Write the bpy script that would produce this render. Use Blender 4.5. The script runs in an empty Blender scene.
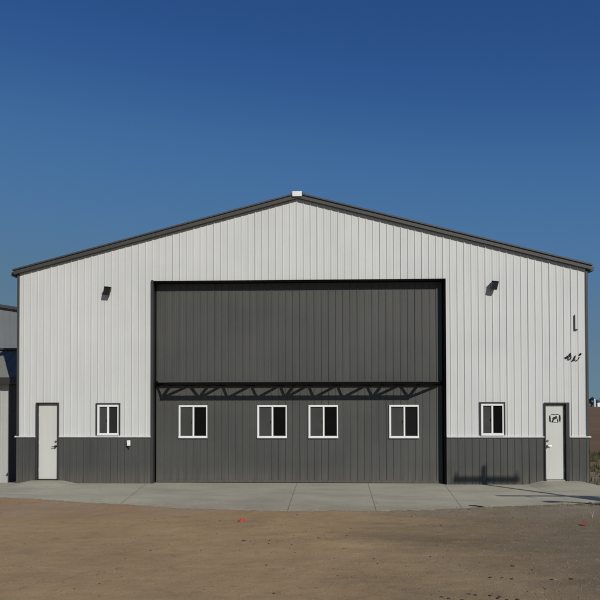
import bpy, math, random
from mathutils import Vector, Matrix, noise
random.seed(7)
R = math.radians
scene = bpy.context.scene
col = scene.collection

# ------------------------------------------------------------------ materials
def new_mat(name, rgb, rough=0.5, metal=0.0, spec=0.5):
    m = bpy.data.materials.new(name); m.use_nodes = True
    b = m.node_tree.nodes['Principled BSDF']
    b.inputs['Base Color'].default_value = (*rgb, 1)
    b.inputs['Roughness'].default_value = rough
    b.inputs['Metallic'].default_value = metal
    b.inputs['Specular IOR Level'].default_value = spec
    return m

def N(m, typ, **kw):
    n = m.node_tree.nodes.new(typ)
    for k, v in kw.items(): setattr(n, k, v)
    return n
def L(m, a, b): m.node_tree.links.new(a, b)

def coords(m, scale=(1, 1, 1)):
    tc = N(m, 'ShaderNodeTexCoord'); mp = N(m, 'ShaderNodeMapping')
    mp.inputs['Scale'].default_value = scale
    L(m, tc.outputs['Object'], mp.inputs['Vector']); return mp.outputs['Vector']

def noise_tex(m, vec, scale, detail=4, rough=0.55, dist=0.0):
    n = N(m, 'ShaderNodeTexNoise')
    n.inputs['Scale'].default_value = scale; n.inputs['Detail'].default_value = detail
    n.inputs['Roughness'].default_value = rough; n.inputs['Distortion'].default_value = dist
    L(m, vec, n.inputs['Vector']); return n.outputs['Fac']

def ramp(m, fac, stops):
    r = N(m, 'ShaderNodeValToRGB'); e = r.color_ramp.elements
    while len(e) < len(stops): e.new(0.5)
    for i, (p, c) in enumerate(stops):
        e[i].position = p; e[i].color = (*c, 1) if len(c) == 3 else c
    L(m, fac, r.inputs['Fac']); return r.outputs['Color']

def mix(m, fac, a, b, blend='MIX'):
    n = N(m, 'ShaderNodeMix', data_type='RGBA', blend_type=blend)
    if isinstance(fac, (int, float)): n.inputs[0].default_value = fac
    else: L(m, fac, n.inputs[0])
    for s, v in ((6, a), (7, b)):
        if isinstance(v, tuple): n.inputs[s].default_value = (*v, 1)
        else: L(m, v, n.inputs[s])
    return n.outputs[2]

def mth(m, op, a, b=None, c=None, clamp=False):
    n = N(m, 'ShaderNodeMath', operation=op, use_clamp=clamp)
    for i, v in enumerate((a, b, c)):
        if v is None: continue
        if isinstance(v, (int, float)): n.inputs[i].default_value = v
        else: L(m, v, n.inputs[i])
    return n.outputs[0]

def maprange(m, v, a, b, c=0.0, d=1.0, smooth=True):
    n = N(m, 'ShaderNodeMapRange')
    if smooth: n.interpolation_type = 'SMOOTHSTEP'
    L(m, v, n.inputs[0])
    for i, x in enumerate((a, b, c, d)): n.inputs[i + 1].default_value = x
    return n.outputs[0]

def bump(m, height, strength, dist):
    n = N(m, 'ShaderNodeBump'); n.inputs['Strength'].default_value = strength
    n.inputs['Distance'].default_value = dist; L(m, height, n.inputs['Height'])
    L(m, n.outputs['Normal'], m.node_tree.nodes['Principled BSDF'].inputs['Normal'])

def base(m, c): L(m, c, m.node_tree.nodes['Principled BSDF'].inputs['Base Color'])

def painted(name, rgb, rough=0.42, dirt=0.12, spec=0.5, low=None):
    """factory painted steel: vertical rain streaks, blotchy chalking, slight oil-canning"""
    m = new_mat(name, rgb, rough, 0, spec)
    v1 = coords(m, (9, 9, 0.5)); v2 = coords(m)
    a = noise_tex(m, v1, 1.0, 5, 0.6); b = noise_tex(m, v2, 0.55, 4); c = noise_tex(m, v2, 14, 3)
    lo = tuple(x * (1 - dirt * 1.6) for x in rgb); hi = tuple(min(1, x * (1 + dirt * 0.45)) for x in rgb)
    s = mth(m, 'ADD', mth(m, 'MULTIPLY', a, 0.5), mth(m, 'ADD', mth(m, 'MULTIPLY', b, 0.35), mth(m, 'MULTIPLY', c, 0.15)))
    cc = ramp(m, s, [(0.32, lo), (0.68, hi)])
    if low:  # splashed dust near the ground
        tc = N(m, 'ShaderNodeTexCoord'); sp = N(m, 'ShaderNodeSeparateXYZ'); L(m, tc.outputs['Object'], sp.inputs[0])
        f = mth(m, 'MULTIPLY', maprange(m, sp.outputs['Z'], 0.0, 0.55, 1.0, 0.0), maprange(m, a, 0.3, 0.7, 0.1, 0.75))
        cc = mix(m, f, cc, low)
    base(m, cc)
    rr = maprange(m, b, 0.3, 0.7, rough - 0.06, rough + 0.1)
    L(m, rr, m.node_tree.nodes['Principled BSDF'].inputs['Roughness'])
    bump(m, noise_tex(m, v2, 1.6, 2), 0.12, 0.02)
    return m

M = {}
M['white'] = painted('white_steel', (0.605, 0.605, 0.575), 0.45, 0.07)
M['white_door'] = painted('white_door_paint', (0.60, 0.60, 0.545), 0.4, 0.06)
M['white_trim'] = painted('white_trim', (0.80, 0.80, 0.77), 0.4, 0.05)
M['vinyl'] = painted('white_vinyl', (0.82, 0.82, 0.79), 0.35, 0.05)
M['charcoal'] = painted('charcoal_steel', (0.073, 0.072, 0.066), 0.5, 0.16, 0.35, low=(0.13, 0.115, 0.09))
M['door_grey'] = painted('door_charcoal', (0.079, 0.078, 0.071), 0.5, 0.14, 0.35, low=(0.12, 0.11, 0.09))
M['trim'] = painted('charcoal_trim', (0.045, 0.045, 0.043), 0.5, 0.12, 0.35)
M['rake'] = painted('rake_trim', (0.062, 0.061, 0.059), 0.5, 0.15, 0.4)
M['roof'] = painted('roof_steel', (0.06, 0.062, 0.064), 0.4, 0.15)
M['black'] = painted('black_steel', (0.005, 0.005, 0.005), 0.7, 0.2, 0.05)
M['bronze'] = painted('dark_bronze', (0.022, 0.022, 0.022), 0.5, 0.15, 0.4)
M['marking'] = new_mat('black_marking', (0.012, 0.012, 0.012), 0.6)
M['metal'] = new_mat('brushed_metal', (0.35, 0.34, 0.32), 0.35, 0.9)
M['lens'] = new_mat('lamp_lens', (0.015, 0.016, 0.017), 0.2, 0, 0.4)
M['shed_white'] = painted('shed_white', (0.46, 0.46, 0.43), 0.5, 0.1)
M['shed_roof'] = painted('shed_roof_steel', (0.20, 0.20, 0.18), 0.85, 0.12, 0.05)
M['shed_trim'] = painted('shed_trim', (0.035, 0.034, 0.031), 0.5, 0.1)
M['far_grey'] = painted('far_grey_steel', (0.185, 0.20, 0.205), 0.55, 0.12, 0.3)
M['red'] = new_mat('faded_red_cloth', (0.20, 0.062, 0.05), 0.9, 0, 0.1)
M['red_bright'] = new_mat('red_cloth', (0.36, 0.085, 0.06), 0.9, 0, 0.1)
M['sliver'] = new_mat('bleached_wood', (0.36, 0.34, 0.28), 0.8)
M['rubber'] = new_mat('black_rubber', (0.012, 0.012, 0.011), 0.8)
M['wood'] = painted('weathered_pole_wood', (0.12, 0.085, 0.06), 0.85, 0.25)
M['porcelain'] = new_mat('porcelain', (0.25, 0.2, 0.17), 0.25)
M['tank'] = painted('white_tank', (0.78, 0.79, 0.78), 0.5, 0.05)
M['bark'] = painted('bark', (0.07, 0.05, 0.035), 0.9, 0.3)

def pane_mat(name, rgb, rough, spec):
    m = new_mat(name, rgb, rough, 0, spec)
    v = coords(m); base(m, ramp(m, noise_tex(m, v, 3.0, 3), [(0.3, tuple(x * 0.9 for x in rgb)), (0.7, tuple(x * 1.1 for x in rgb))]))
    bump(m, noise_tex(m, v, 2.0, 1), 0.15, 0.02)
    return m
M['screen'] = pane_mat('insect_screen', (0.060, 0.060, 0.055), 0.85, 0.05)
M['glass'] = pane_mat('dark_glass', (0.005, 0.005, 0.005), 0.12, 0.12)
M['glass_sheen'] = pane_mat('glass_with_sheen', (0.009, 0.009, 0.008), 0.2, 0.3)
M['glass_bright'] = pane_mat('dusty_glass', (0.02, 0.02, 0.018), 0.3, 0.4)

def leaf_mat(name, c1, c2):
    m = new_mat(name, c1, 0.7, 0, 0.2)
    base(m, ramp(m, noise_tex(m, coords(m), 2.3, 3), [(0.3, c1), (0.7, c2)]))
    return m
M['leaf'] = leaf_mat('tree_leaf', (0.012, 0.022, 0.018), (0.032, 0.05, 0.034))
M['weed'] = leaf_mat('weed_leaf', (0.10, 0.105, 0.05), (0.20, 0.18, 0.10))
M['weed_green'] = leaf_mat('green_weed_leaf', (0.04, 0.05, 0.02), (0.10, 0.105, 0.05))

# dirt
m = M['dirt'] = new_mat('packed_dirt', (0.3, 0.22, 0.13), 0.95, 0, 0.15)
v = coords(m)
tc = N(m, 'ShaderNodeTexCoord'); sp = N(m, 'ShaderNodeSeparateXYZ'); L(m, tc.outputs['Object'], sp.inputs[0])
X, Y = sp.outputs['X'], sp.outputs['Y']
n1 = noise_tex(m, v, 0.45, 5, 0.6); n2 = noise_tex(m, v, 4.0, 6, 0.65); n3 = noise_tex(m, v, 38, 5, 0.7)
ns = noise_tex(m, coords(m, (0.34, 0.9, 1)), 1.0, 7, 0.68, 0.8)
tan = ramp(m, n1, [(0.30, (0.315, 0.213, 0.108)), (0.52, (0.37, 0.253, 0.130)), (0.72, (0.42, 0.29, 0.15))])
grey = ramp(m, n1, [(0.3, (0.16, 0.122, 0.076)), (0.7, (0.215, 0.165, 0.103))])
side = mth(m, 'ADD', X, mth(m, 'MULTIPLY', mth(m, 'SUBTRACT', ns, 0.5), 6.0))
cc = mix(m, maprange(m, side, -0.6, 5.2), tan, grey)
cc = mix(m, mth(m, 'MULTIPLY', maprange(m, ns, 0.50, 0.68), 0.30), cc, (0.165, 0.125, 0.085))
cc = mix(m, mth(m, 'MULTIPLY', maprange(m, n2, 0.55, 0.75), 0.35), cc, (0.40, 0.32, 0.22))
cc = mix(m, mth(m, 'MULTIPLY', maprange(m, n2, 0.46, 0.28), 0.35), cc, (0.14, 0.105, 0.07))
cc = mix(m, mth(m, 'MULTIPLY', maprange(m, n3, 0.52, 0.72), 0.38), cc, (0.42, 0.36, 0.27))
cc = mix(m, mth(m, 'MULTIPLY', maprange(m, n3, 0.44, 0.28), 0.42), cc, (0.10, 0.078, 0.055))
# reddish loose soil along the left part of the slab
edge = mth(m, 'MULTIPLY', maprange(m, X, 1.5, -5.0), mth(m, 'MULTIPLY', maprange(m, Y, -7.2, -4.6), 0.55))
cc = mix(m, edge, cc, (0.30, 0.185, 0.105))
# greyish dust washed off the slab
edge2 = mth(m, 'MULTIPLY', maprange(m, Y, -5.9, -4.9), maprange(m, mth(m, 'ADD', n1, mth(m, 'MULTIPLY', n2, 0.5)), 0.6, 0.95))
cc = mix(m, mth(m, 'MULTIPLY', edge2, 0.5), cc, (0.27, 0.235, 0.185))
# open ploughed field behind the building
fld = maprange(m, mth(m, 'ADD', Y, mth(m, 'MULTIPLY', n1, 2.0)), 2.0, 12.0)
fc = ramp(m, noise_tex(m, coords(m, (0.03, 0.12, 1)), 1.0, 4), [(0.3, (0.135, 0.083, 0.048)), (0.7, (0.195, 0.122, 0.070))])
cc = mix(m, fld, cc, fc)
ex = mth(m, 'POWER', mth(m, 'DIVIDE', mth(m, 'SUBTRACT', X, 2.2), 2.2), 2.0); ey = mth(m, 'POWER', mth(m, 'DIVIDE', mth(m, 'ADD', Y, 7.75), 0.55), 2.0)
damp = mth(m, 'MULTIPLY', maprange(m, mth(m, 'ADD', mth(m, 'ADD', ex, ey), mth(m, 'MULTIPLY', n2, 1.6)), 2.2, 0.6), 0.42)
cc = mix(m, damp, cc, (0.15, 0.112, 0.07))
base(m, cc)
hh = mth(m, 'ADD', mth(m, 'MULTIPLY', n3, 0.5), mth(m, 'MULTIPLY', n2, 0.6))
bump(m, hh, 0.8, 0.035)

# concrete
m = M['concrete'] = new_mat('broomed_concrete', (0.34, 0.33, 0.29), 0.85, 0, 0.25)
v = coords(m)
tc = N(m, 'ShaderNodeTexCoord'); sp = N(m, 'ShaderNodeSeparateXYZ'); L(m, tc.outputs['Object'], sp.inputs[0])
X, Y = sp.outputs['X'], sp.outputs['Y']
n1 = noise_tex(m, v, 0.7, 5, 0.6); n2 = noise_tex(m, v, 6, 5, 0.65); n3 = noise_tex(m, v, 70, 3, 0.7)
st = noise_tex(m, coords(m, (0.35, 1.6, 1)), 1.0, 5, 0.6, 0.5)
cc = ramp(m, n1, [(0.3, (0.31, 0.290, 0.216)), (0.7, (0.41, 0.380, 0.288))])
cc = mix(m, mth(m, 'MULTIPLY', maprange(m, st, 0.48, 0.66), 0.5), cc, (0.25, 0.238, 0.205))
cc = mix(m, mth(m, 'MULTIPLY', maprange(m, n2, 0.52, 0.70), 0.4), cc, (0.42, 0.39, 0.33))
cc = mix(m, mth(m, 'MULTIPLY', maprange(m, n3, 0.45, 0.3), 0.25), cc, (0.17, 0.16, 0.14))
# dirt tracked on to the outer edge
fe = mth(m, 'MULTIPLY', maprange(m, mth(m, 'ADD', Y, mth(m, 'MULTIPLY', n1, 1.6)), -2.2, -4.2), maprange(m, n2, 0.35, 0.7, 0.15, 0.8))
cc = mix(m, fe, cc, (0.27, 0.215, 0.15))
dark = None
wob = mth(m, 'MULTIPLY', mth(m, 'SUBTRACT', noise_tex(m, v, 3, 3), 0.5), 0.05)
for (x0, y0, x1, y1, w, ya, yb) in ((-4.28, -1.0, -4.04, -4.2, 0.016, -6, 0), (-0.05, 0, -0.21, -5.1, 0.016, -6, 0.1), (1.98, 0, 1.68, -5.1, 0.018, -6, 0.1), (4.12, 0, 3.59, -4.6, 0.016, -6, 0), (6.45, 0, 6.4, -4.2, 0.012, -6, 0)):
    k = (x1 - x0) / (y1 - y0)
    lx = mth(m, 'ADD', mth(m, 'MULTIPLY', Y, k), x0 - k * y0)
    d = mth(m, 'ABSOLUTE', mth(m, 'SUBTRACT', mth(m, 'ADD', X, wob), lx))
    f = maprange(m, d, w * 0.2, w * 1.0, 0.8, 0)
    dark = f if dark is None else mth(m, 'MAXIMUM', dark, f)
# hairline cracks
vo = N(m, 'ShaderNodeTexVoronoi', feature='DISTANCE_TO_EDGE'); vo.inputs['Scale'].default_value = 0.42
mp = coords(m); 
wv = N(m, 'ShaderNodeVectorMath', operation='ADD'); nn = N(m, 'ShaderNodeTexNoise'); nn.inputs['Scale'].default_value = 2.2
L(m, mp, nn.inputs['Vector']); sc_ = N(m, 'ShaderNodeVectorMath', operation='SCALE'); sc_.inputs[3].default_value = 0.35
L(m, nn.outputs['Color'], sc_.inputs[0]); L(m, mp, wv.inputs[0]); L(m, sc_.outputs[0], wv.inputs[1]); L(m, wv.outputs[0], vo.inputs['Vector'])
crack = mth(m, 'MULTIPLY', maprange(m, vo.outputs['Distance'], 0.001, 0.007, 1, 0), maprange(m, n1, 0.56, 0.62))
dark = mth(m, 'MAXIMUM', dark, mth(m, 'MULTIPLY', crack, 0.35))
cc = mix(m, mth(m, 'MULTIPLY', dark, 0.65), cc, (0.07, 0.065, 0.055))
base(m, cc)
bump(m, mth(m, 'SUBTRACT', mth(m, 'ADD', mth(m, 'MULTIPLY', n3, 0.3), mth(m, 'MULTIPLY', n2, 0.4)), mth(m, 'MULTIPLY', dark, 1.0)), 0.4, 0.012)

m = M['pebble'] = new_mat('pebble', (0.25, 0.2, 0.15), 0.9, 0, 0.2)
base(m, ramp(m, noise_tex(m, coords(m), 9.0, 2), [(0.30, (0.10, 0.078, 0.054)), (0.5, (0.22, 0.168, 0.108)), (0.78, (0.36, 0.31, 0.23))]))
M['clod'] = new_mat('dark_dirt_clod', (0.07, 0.05, 0.033), 0.95, 0, 0.1)

# ------------------------------------------------------------------ mesh building
class MB:
    def __init__(s): s.v = []; s.f = []
    def quad(s, a, b, c, d):
        n = len(s.v); s.v += [a, b, c, d]; s.f.append((n, n + 1, n + 2, n + 3))
    def poly(s, pts):
        n = len(s.v); s.v += pts; s.f.append(tuple(range(n, n + len(pts))))
    def box(s, x0, x1, y0, y1, z0, z1, b=0.0):
        """box with chamfered edges when b > 0"""
        n = len(s.v)
        if b <= 0:
            s.v += [(x, y, z) for z in (z0, z1) for y in (y0, y1) for x in (x0, x1)]
            s.f += [tuple(n + i for i in q) for q in ((0, 2, 3, 1), (4, 5, 7, 6), (0, 1, 5, 4), (2, 6, 7, 3), (0, 4, 6, 2), (1, 3, 7, 5))]
            return
        idx = {}
        cs = ((x0, x1), (y0, y1), (z0, z1)); sg = (1, -1)
        for c in range(8):
            bits = (c & 1, c >> 1 & 1, c >> 2 & 1)
            for ax in range(3):
                p = [cs[k][bits[k]] + (0 if k == ax else sg[bits[k]] * b) for k in range(3)]
                idx[(c, ax)] = len(s.v); s.v.append(tuple(p))
        for ax in range(3):
            o1, o2 = [k for k in range(3) if k != ax]
            for bit in (0, 1):
                q = []
                for (a, bb) in ((0, 0), (1, 0), (1, 1), (0, 1)):
                    c = (bit << ax) | (a << o1) | (bb << o2); q.append(idx[(c, ax)])
                s.f.append(tuple(q))
        for ax in range(3):
            o1, o2 = [k for k in range(3) if k != ax]
            for (a, bb) in ((0, 0), (1, 0), (1, 1), (0, 1)):
                c0 = (a << o1) | (bb << o2); c1 = c0 | (1 << ax)
                s.f.append((idx[(c0, o1)], idx[(c1, o1)], idx[(c1, o2)], idx[(c0, o2)]))
        for c in range(8): s.f.append((idx[(c, 0)], idx[(c, 1)], idx[(c, 2)]))
    def tube(s, pts, r, seg=8, cap=True, radii=None):
        pts = [Vector(p) for p in pts]; n0 = len(s.v)
        for i, p in enumerate(pts):
            d = (pts[min(i + 1, len(pts) - 1)] - pts[max(i - 1, 0)]).normalized()
            u = d.cross(Vector((0, 0, 1)))
            if u.length < 0.05: u = d.cross(Vector((0, 1, 0)))
            u.normalize(); w = d.cross(u)
            rr = radii[i] if radii else r
            for k in range(seg):
                a = 2 * math.pi * k / seg
                s.v.append(tuple(p + u * math.cos(a) * rr + w * math.sin(a) * rr))
        for i in range(len(pts) - 1):
            for k in range(seg):
                a = n0 + i * seg + k; b = n0 + i * seg + (k + 1) % seg
                s.f.append((a, b, b + seg, a + seg))
        if cap:
            s.f.append(tuple(n0 + k for k in range(seg)))
            s.f.append(tuple(n0 + (len(pts) - 1) * seg + k for k in range(seg)))
    def bar(s, p, q, w, h):
        """square bar between two points"""
        p, q = Vector(p), Vector(q); d = (q - p).normalized()
        u = d.cross(Vector((0, 0, 1)))
        if u.length < 0.05: u = Vector((1, 0, 0))
        u.normalize(); t = u.cross(d).normalized(); n = len(s.v)
        for e in (p, q):
            for a, b in ((-1, -1), (1, -1), (1, 1), (-1, 1)): s.v.append(tuple(e + u * a * w / 2 + t * b * h / 2))
        s.f += [tuple(n + i for i in f) for f in ((0, 1, 2, 3), (4, 5, 6, 7), (0, 1, 5, 4), (1, 2, 6, 5), (2, 3, 7, 6), (3, 0, 4, 7))]
    def prism(s, pts, y0, y1):
        """x-z outline given thickness from y0 to y1"""
        n = len(s.v); k = len(pts)
        s.v += [(x, y0, z) for x, z in pts] + [(x, y1, z) for x, z in pts]
        s.f.append(tuple(range(n, n + k))); s.f.append(tuple(range(n + k, n + 2 * k)))
        for i in range(k):
            j = (i + 1) % k; s.f.append((n + i, n + j, n + k + j, n + k + i))
    def build(s, name, mat, parent=None, smooth=False, loc=None, fix=True):
        me = bpy.data.meshes.new(name); me.from_pydata([tuple(a) for a in s.v], [], s.f)
        me.materials.append(M[mat] if isinstance(mat, str) else mat)
        if fix:
            import bmesh
            bm = bmesh.new(); bm.from_mesh(me); bmesh.ops.recalc_face_normals(bm, faces=bm.faces[:]); bm.to_mesh(me); bm.free()
        if smooth: me.polygons.foreach_set('use_smooth', [True] * len(me.polygons))
        o = bpy.data.objects.new(name, me); col.objects.link(o)
        if parent: o.parent = parent
        if loc: o.location = loc
        return o

def tag(o, label=None, cat=None, group=None, kind=None):
    if label: o['label'] = label
    if cat: o['category'] = cat
    if group: o['group'] = group
    if kind: o['kind'] = kind
    return o
def empty(name, loc=(0, 0, 0), rz=0):
    o = bpy.data.objects.new(name, None); col.objects.link(o); o.location = loc; o.rotation_euler = (0, 0, rz)
    o.empty_display_size = 0.3
    return o

PITCH, ANCH = 0.198, -0.03
def ribbed(u0, u1, lo, hi, holes=(), pitch=PITCH, anchor=ANCH, depth=0.0135, xf=lambda u, n, v: (u, -n, v), w=0.013, lap=3):
    """corrugated sheet: vertical ribs standing proud; lo/hi are functions of u, holes are (u0,u1,v0,v1)"""
    bp = set([u0, u1])
    k = math.floor((u0 - anchor) / pitch) - 1
    prof = []
    while anchor + k * pitch < u1 + pitch:
        c = anchor + k * pitch; dd = depth * (1.35 if lap and k % lap == 0 else 1.0); ww = w * (1.2 if lap and k % lap == 0 else 1)
        prof += [(c - ww - 0.009, 0), (c - ww + 0.004, dd), (c + ww - 0.004, dd), (c + ww + 0.009, 0)]
        # faint pencil ribs in the flat of the pan
        prof += [(c + pitch * 0.38 - 0.012, 0), (c + pitch * 0.38, 0.0016), (c + pitch * 0.38 + 0.012, 0), (c + pitch * 0.62 - 0.012, 0), (c + pitch * 0.62, 0.0016), (c + pitch * 0.62 + 0.012, 0)]
        k += 1
    def f(u):
        for (a, na), (b, nb) in zip(prof, prof[1:]):
            if a <= u <= b: return na + (nb - na) * (u - a) / max(b - a, 1e-9)
        return 0
    for a, _ in prof:
        if u0 < a < u1: bp.add(a)
    for h in holes:
        for a in h[:2]:
            if u0 < a < u1: bp.add(a)
    if lo(u0) != lo((u0+u1)/2) or hi(u0) != hi((u0+u1)/2): bp.add(0.0) if u0 < 0 < u1 else None
    bs = sorted(bp); mb = MB()
    for a, b in zip(bs, bs[1:]):
        if b - a < 1e-6: continue
        mid = (a + b) / 2; na, nb = f(a), f(b)
        cuts = sorted([(h[2], h[3]) for h in holes if h[0] <= mid <= h[1]])
        segs = []; cur = None
        start = 'lo'
        cur_a, cur_b = lo(a), lo(b)
        for c0, c1 in cuts:
            if c0 > max(cur_a, cur_b) + 1e-6: segs.append((cur_a, cur_b, c0, c0))
            cur_a = max(cur_a, c1); cur_b = max(cur_b, c1)
        if hi(a) > cur_a + 1e-6 or hi(b) > cur_b + 1e-6: segs.append((cur_a, cur_b, hi(a), hi(b)))
        for (a0, b0, a1, b1) in segs:
            mb.quad(xf(a, na, a0), xf(b, nb, b0), xf(b, nb, b1), xf(a, na, a1))
    return mb

# ------------------------------------------------------------------ hangar
W, E, PK, OW, OH, WH = 8.10, 6.10, 8.19, 4.165, 5.80, 1.335
DEPTH = 24.0
roofz = lambda x: PK - (PK - E) * abs(x) / W
LD = (-7.545, -6.94, 0.08, 2.30)     # left entry door opening
RD = (6.945, 7.505, 0.11, 2.27)      # right entry door opening
LW = (-5.80, -5.155, 1.372, 2.275)
RW = (5.145, 5.80, 1.372, 2.29)
hangar = empty('hangar', (0, 0, 0))
tag(hangar, 'large white steel hangar with charcoal wainscot, low gable roof and tall grey door', 'hangar')

holes_w = [(-OW, OW, -1, OH), LD, RD, LW, RW]
ribbed(-W, W, lambda u: WH, roofz, holes_w).build('wall', 'white', hangar, fix=False)
# side and rear walls
ribbed(0.02, DEPTH, lambda u: WH, lambda u: E, (), xf=lambda u, n, v: (W + n, u, v)).build('wall', 'white', hangar, fix=False)
ribbed(0.02, DEPTH, lambda u: WH, lambda u: E, (), xf=lambda u, n, v: (-W - n, u, v)).build('wall', 'white', hangar, fix=False)
ribbed(-W, W, lambda u: WH, roofz, (), xf=lambda u, n, v: (u, DEPTH + n, v)).build('wall', 'white', hangar, fix=False)
# wainscot, set 2.5 cm proud
o = 0.022
for a, b in ((-W - 0.045, LD[0]), (LD[1], -OW), (OW, RD[0]), (RD[1], W + 0.045)):
    ribbed(a, b, lambda u: -0.25, lambda u: WH, (), xf=lambda u, n, v: (u, -n - o, v)).build('wainscot', 'charcoal', hangar, fix=False)
for sx in (1, -1):
    ribbed(-0.02, DEPTH + 0.02, lambda u: -0.3, lambda u: WH, (), xf=lambda u, n, v, sx=sx: (sx * (W + 0.045 + n), u, v)).build('wainscot', 'charcoal', hangar, fix=False)
ribbed(-W - 0.045, W + 0.045, lambda u: -0.3, lambda u: WH, (), xf=lambda u, n, v: (u, DEPTH + n + o, v)).build('wainscot', 'charcoal', hangar, fix=False)
# white ledge strip on top of the wainscot
for a, b in ((-W - 0.10, LD[0] - 0.037), (LD[1] + 0.036, -OW - 0.065), (OW + 0.025, RD[0] - 0.036), (RD[1] + 0.10, W + 0.10)):
    mb = MB(); mb.box(a, b, -0.062, 0.0, WH - 0.012, WH + 0.022, 0.004); mb.build('ledge_trim', 'white', hangar)
for sx in (1, -1):
    mb = MB(); a, b = sorted((sx * (W + 0.01), sx * (W + 0.10))); mb.box(a, b, 0.002, DEPTH, WH - 0.012, WH + 0.03); mb.build('ledge_trim', 'white_trim', hangar)
# corner trims
for sx in (1, -1):
    mb = MB(); a, b = sorted((sx * (W - 0.012), sx * (W + 0.052)))
    mb.box(a, b, -0.034, 0.12, WH + 0.031, E - 0.05, 0.004); mb.build('corner_trim', 'rake', hangar)
# rake trim: two stepped courses following the roof slope
for sx in (1, -1):
    mb = MB()
    def prof(y0, y1, d0, d1, xe):
        pts = [(0.0, PK + d0), (sx * xe, roofz(xe) + d0), (sx * xe, roofz(xe) + d1), (0.0, PK + d1)]
        mb.prism(pts, y0, y1)
    prof(-0.105, 0.0, -0.035, 0.085, W + 0.13)
    prof(-0.135, 0.03, 0.0855, 0.128, W + 0.155)
    prof(-0.112, -0.1051, -0.030, -0.012, W + 0.128)
    mb.build('rake_trim', 'rake', hangar)
    # roof panel with standing ribs running down the slope
    mb = MB(); xe = W + 0.12
    mb.prism([(0, PK + 0.03), (sx * xe, roofz(xe) + 0.03), (sx * xe, roofz(xe) + 0.10), (0, PK + 0.10)], 0.031, DEPTH + 0.1)
    y = 0.3
    while y < DEPTH:
        mb.prism([(sx * 0.08, PK + 0.1), (sx * xe, roofz(xe) + 0.1001), (sx * xe, roofz(xe) + 0.13), (sx * 0.08, PK + 0.125)], y, y + 0.03); y += 0.3
    mb.build('roof', 'roof', hangar)
    # eave gutter down the side
    mb = MB(); a, b = sorted((sx * (W + 0.135), sx * (W + 0.255)))
    mb.box(a, b, 0.035, DEPTH + 0.1, roofz(W) - 0.08, roofz(W) + 0.035, 0.01); mb.build('gutter', 'rake', hangar)
mb = MB(); mb.box(-0.155, 0.115, -0.152, -0.06, PK + 0.005, PK + 0.150, 0.006); mb.build('ridge_end_cap', 'white_trim', hangar)
mb = MB()
mb.prism([(-0.22, PK + 0.10), (0, PK + 0.165), (0.22, PK + 0.10), (0.22, PK + 0.128), (0, PK + 0.19), (-0.22, PK + 0.128)], -0.02, DEPTH + 0.1); mb.build('ridge_cap', 'rake', hangar)

# big opening: jambs and header returns, dark
RD_ = 0.25
for sx in (1, -1):
    a, b = sorted((sx * OW, sx * (OW + (0.062 if sx < 0 else 0.022))))
    mb = MB(); mb.box(a, b, -0.052, 0.0, -0.02, OH + (0.05 if sx < 0 else 0.0), 0.004); mb.build('door_casing', 'trim' if sx < 0 else 'black', hangar)
    a, b = sorted((sx * OW, sx * (OW + 0.03)))
    mb = MB(); mb.box(a, b, 0.0005, RD_ + 0.25, -0.02, OH + 0.03); mb.build('door_jamb', 'bronze', hangar)
mb = MB(); mb.box(-OW + 0.001, OW + 0.022, -0.0525, 0.0, OH + 0.0005, OH + 0.025, 0.004); mb.build('door_header', 'black', hangar)
mb = MB(); mb.box(-OW, OW, 0.0005, RD_ + 0.25, OH + 0.0005, OH + 0.03); mb.build('door_soffit', 'bronze', hangar)

# bifold door
door = MB(); door.box(-OW + 0.03, OW - 0.03, RD_ + 0.03, RD_ + 0.10, 0.03, OH - 0.01)
door = door.build('bifold_door', 'door_grey', hangar)
tag(door, 'tall charcoal ribbed door filling the central opening')
DW = [(-3.475, -2.635), (-1.185, -0.33), (0.295, 1.145), (2.61, 3.455)]
DZ0, DZ1 = 1.285, 2.245
SEAM = 2.90
dy = RD_
xfd = lambda u, n, v: (u, dy - n, v)
ribbed(-OW + 0.035, OW - 0.035, lambda u: 0.035, lambda u: SEAM - 0.03, [(a, b, DZ0, DZ1) for a, b in DW], pitch=0.2066, anchor=0.06, depth=0.012, w=0.009, xf=xfd, lap=4).build('lower_leaf', 'door_grey', door, fix=False)
ribbed(-OW + 0.035, OW - 0.035, lambda u: SEAM + 0.03, lambda u: OH - 0.02, (), pitch=0.2066, anchor=0.06, depth=0.012, w=0.009, xf=xfd, lap=4).build('upper_leaf', 'door_grey', door, fix=False)
mb = MB(); mb.box(-OW + 0.04, OW - 0.045, dy - 0.045, dy + 0.02, SEAM - 0.035, SEAM + 0.035, 0.004)
mb.build('seam_rail', 'door_grey', door)
mb = MB()
mb.box(-OW + 0.035, -OW + 0.085, dy - 0.024, dy + 0.02, 0.035, SEAM - 0.036, 0.004); mb.box(OW - 0.20, OW - 0.15, dy - 0.022, dy + 0.02, 0.035, OH - 0.03, 0.003)
mb.box(-OW + 0.035, OW - 0.035, dy - 0.03, dy + 0.02, 0.012, 0.075, 0.004)
mb.build('edge_trim', 'door_grey', door)
mb = MB(); mb.box(-OW + 0.035, OW - 0.035, dy - 0.012, dy + 0.045, -0.02, 0.011); mb.build('bottom_seal', 'rubber', door)
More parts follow.
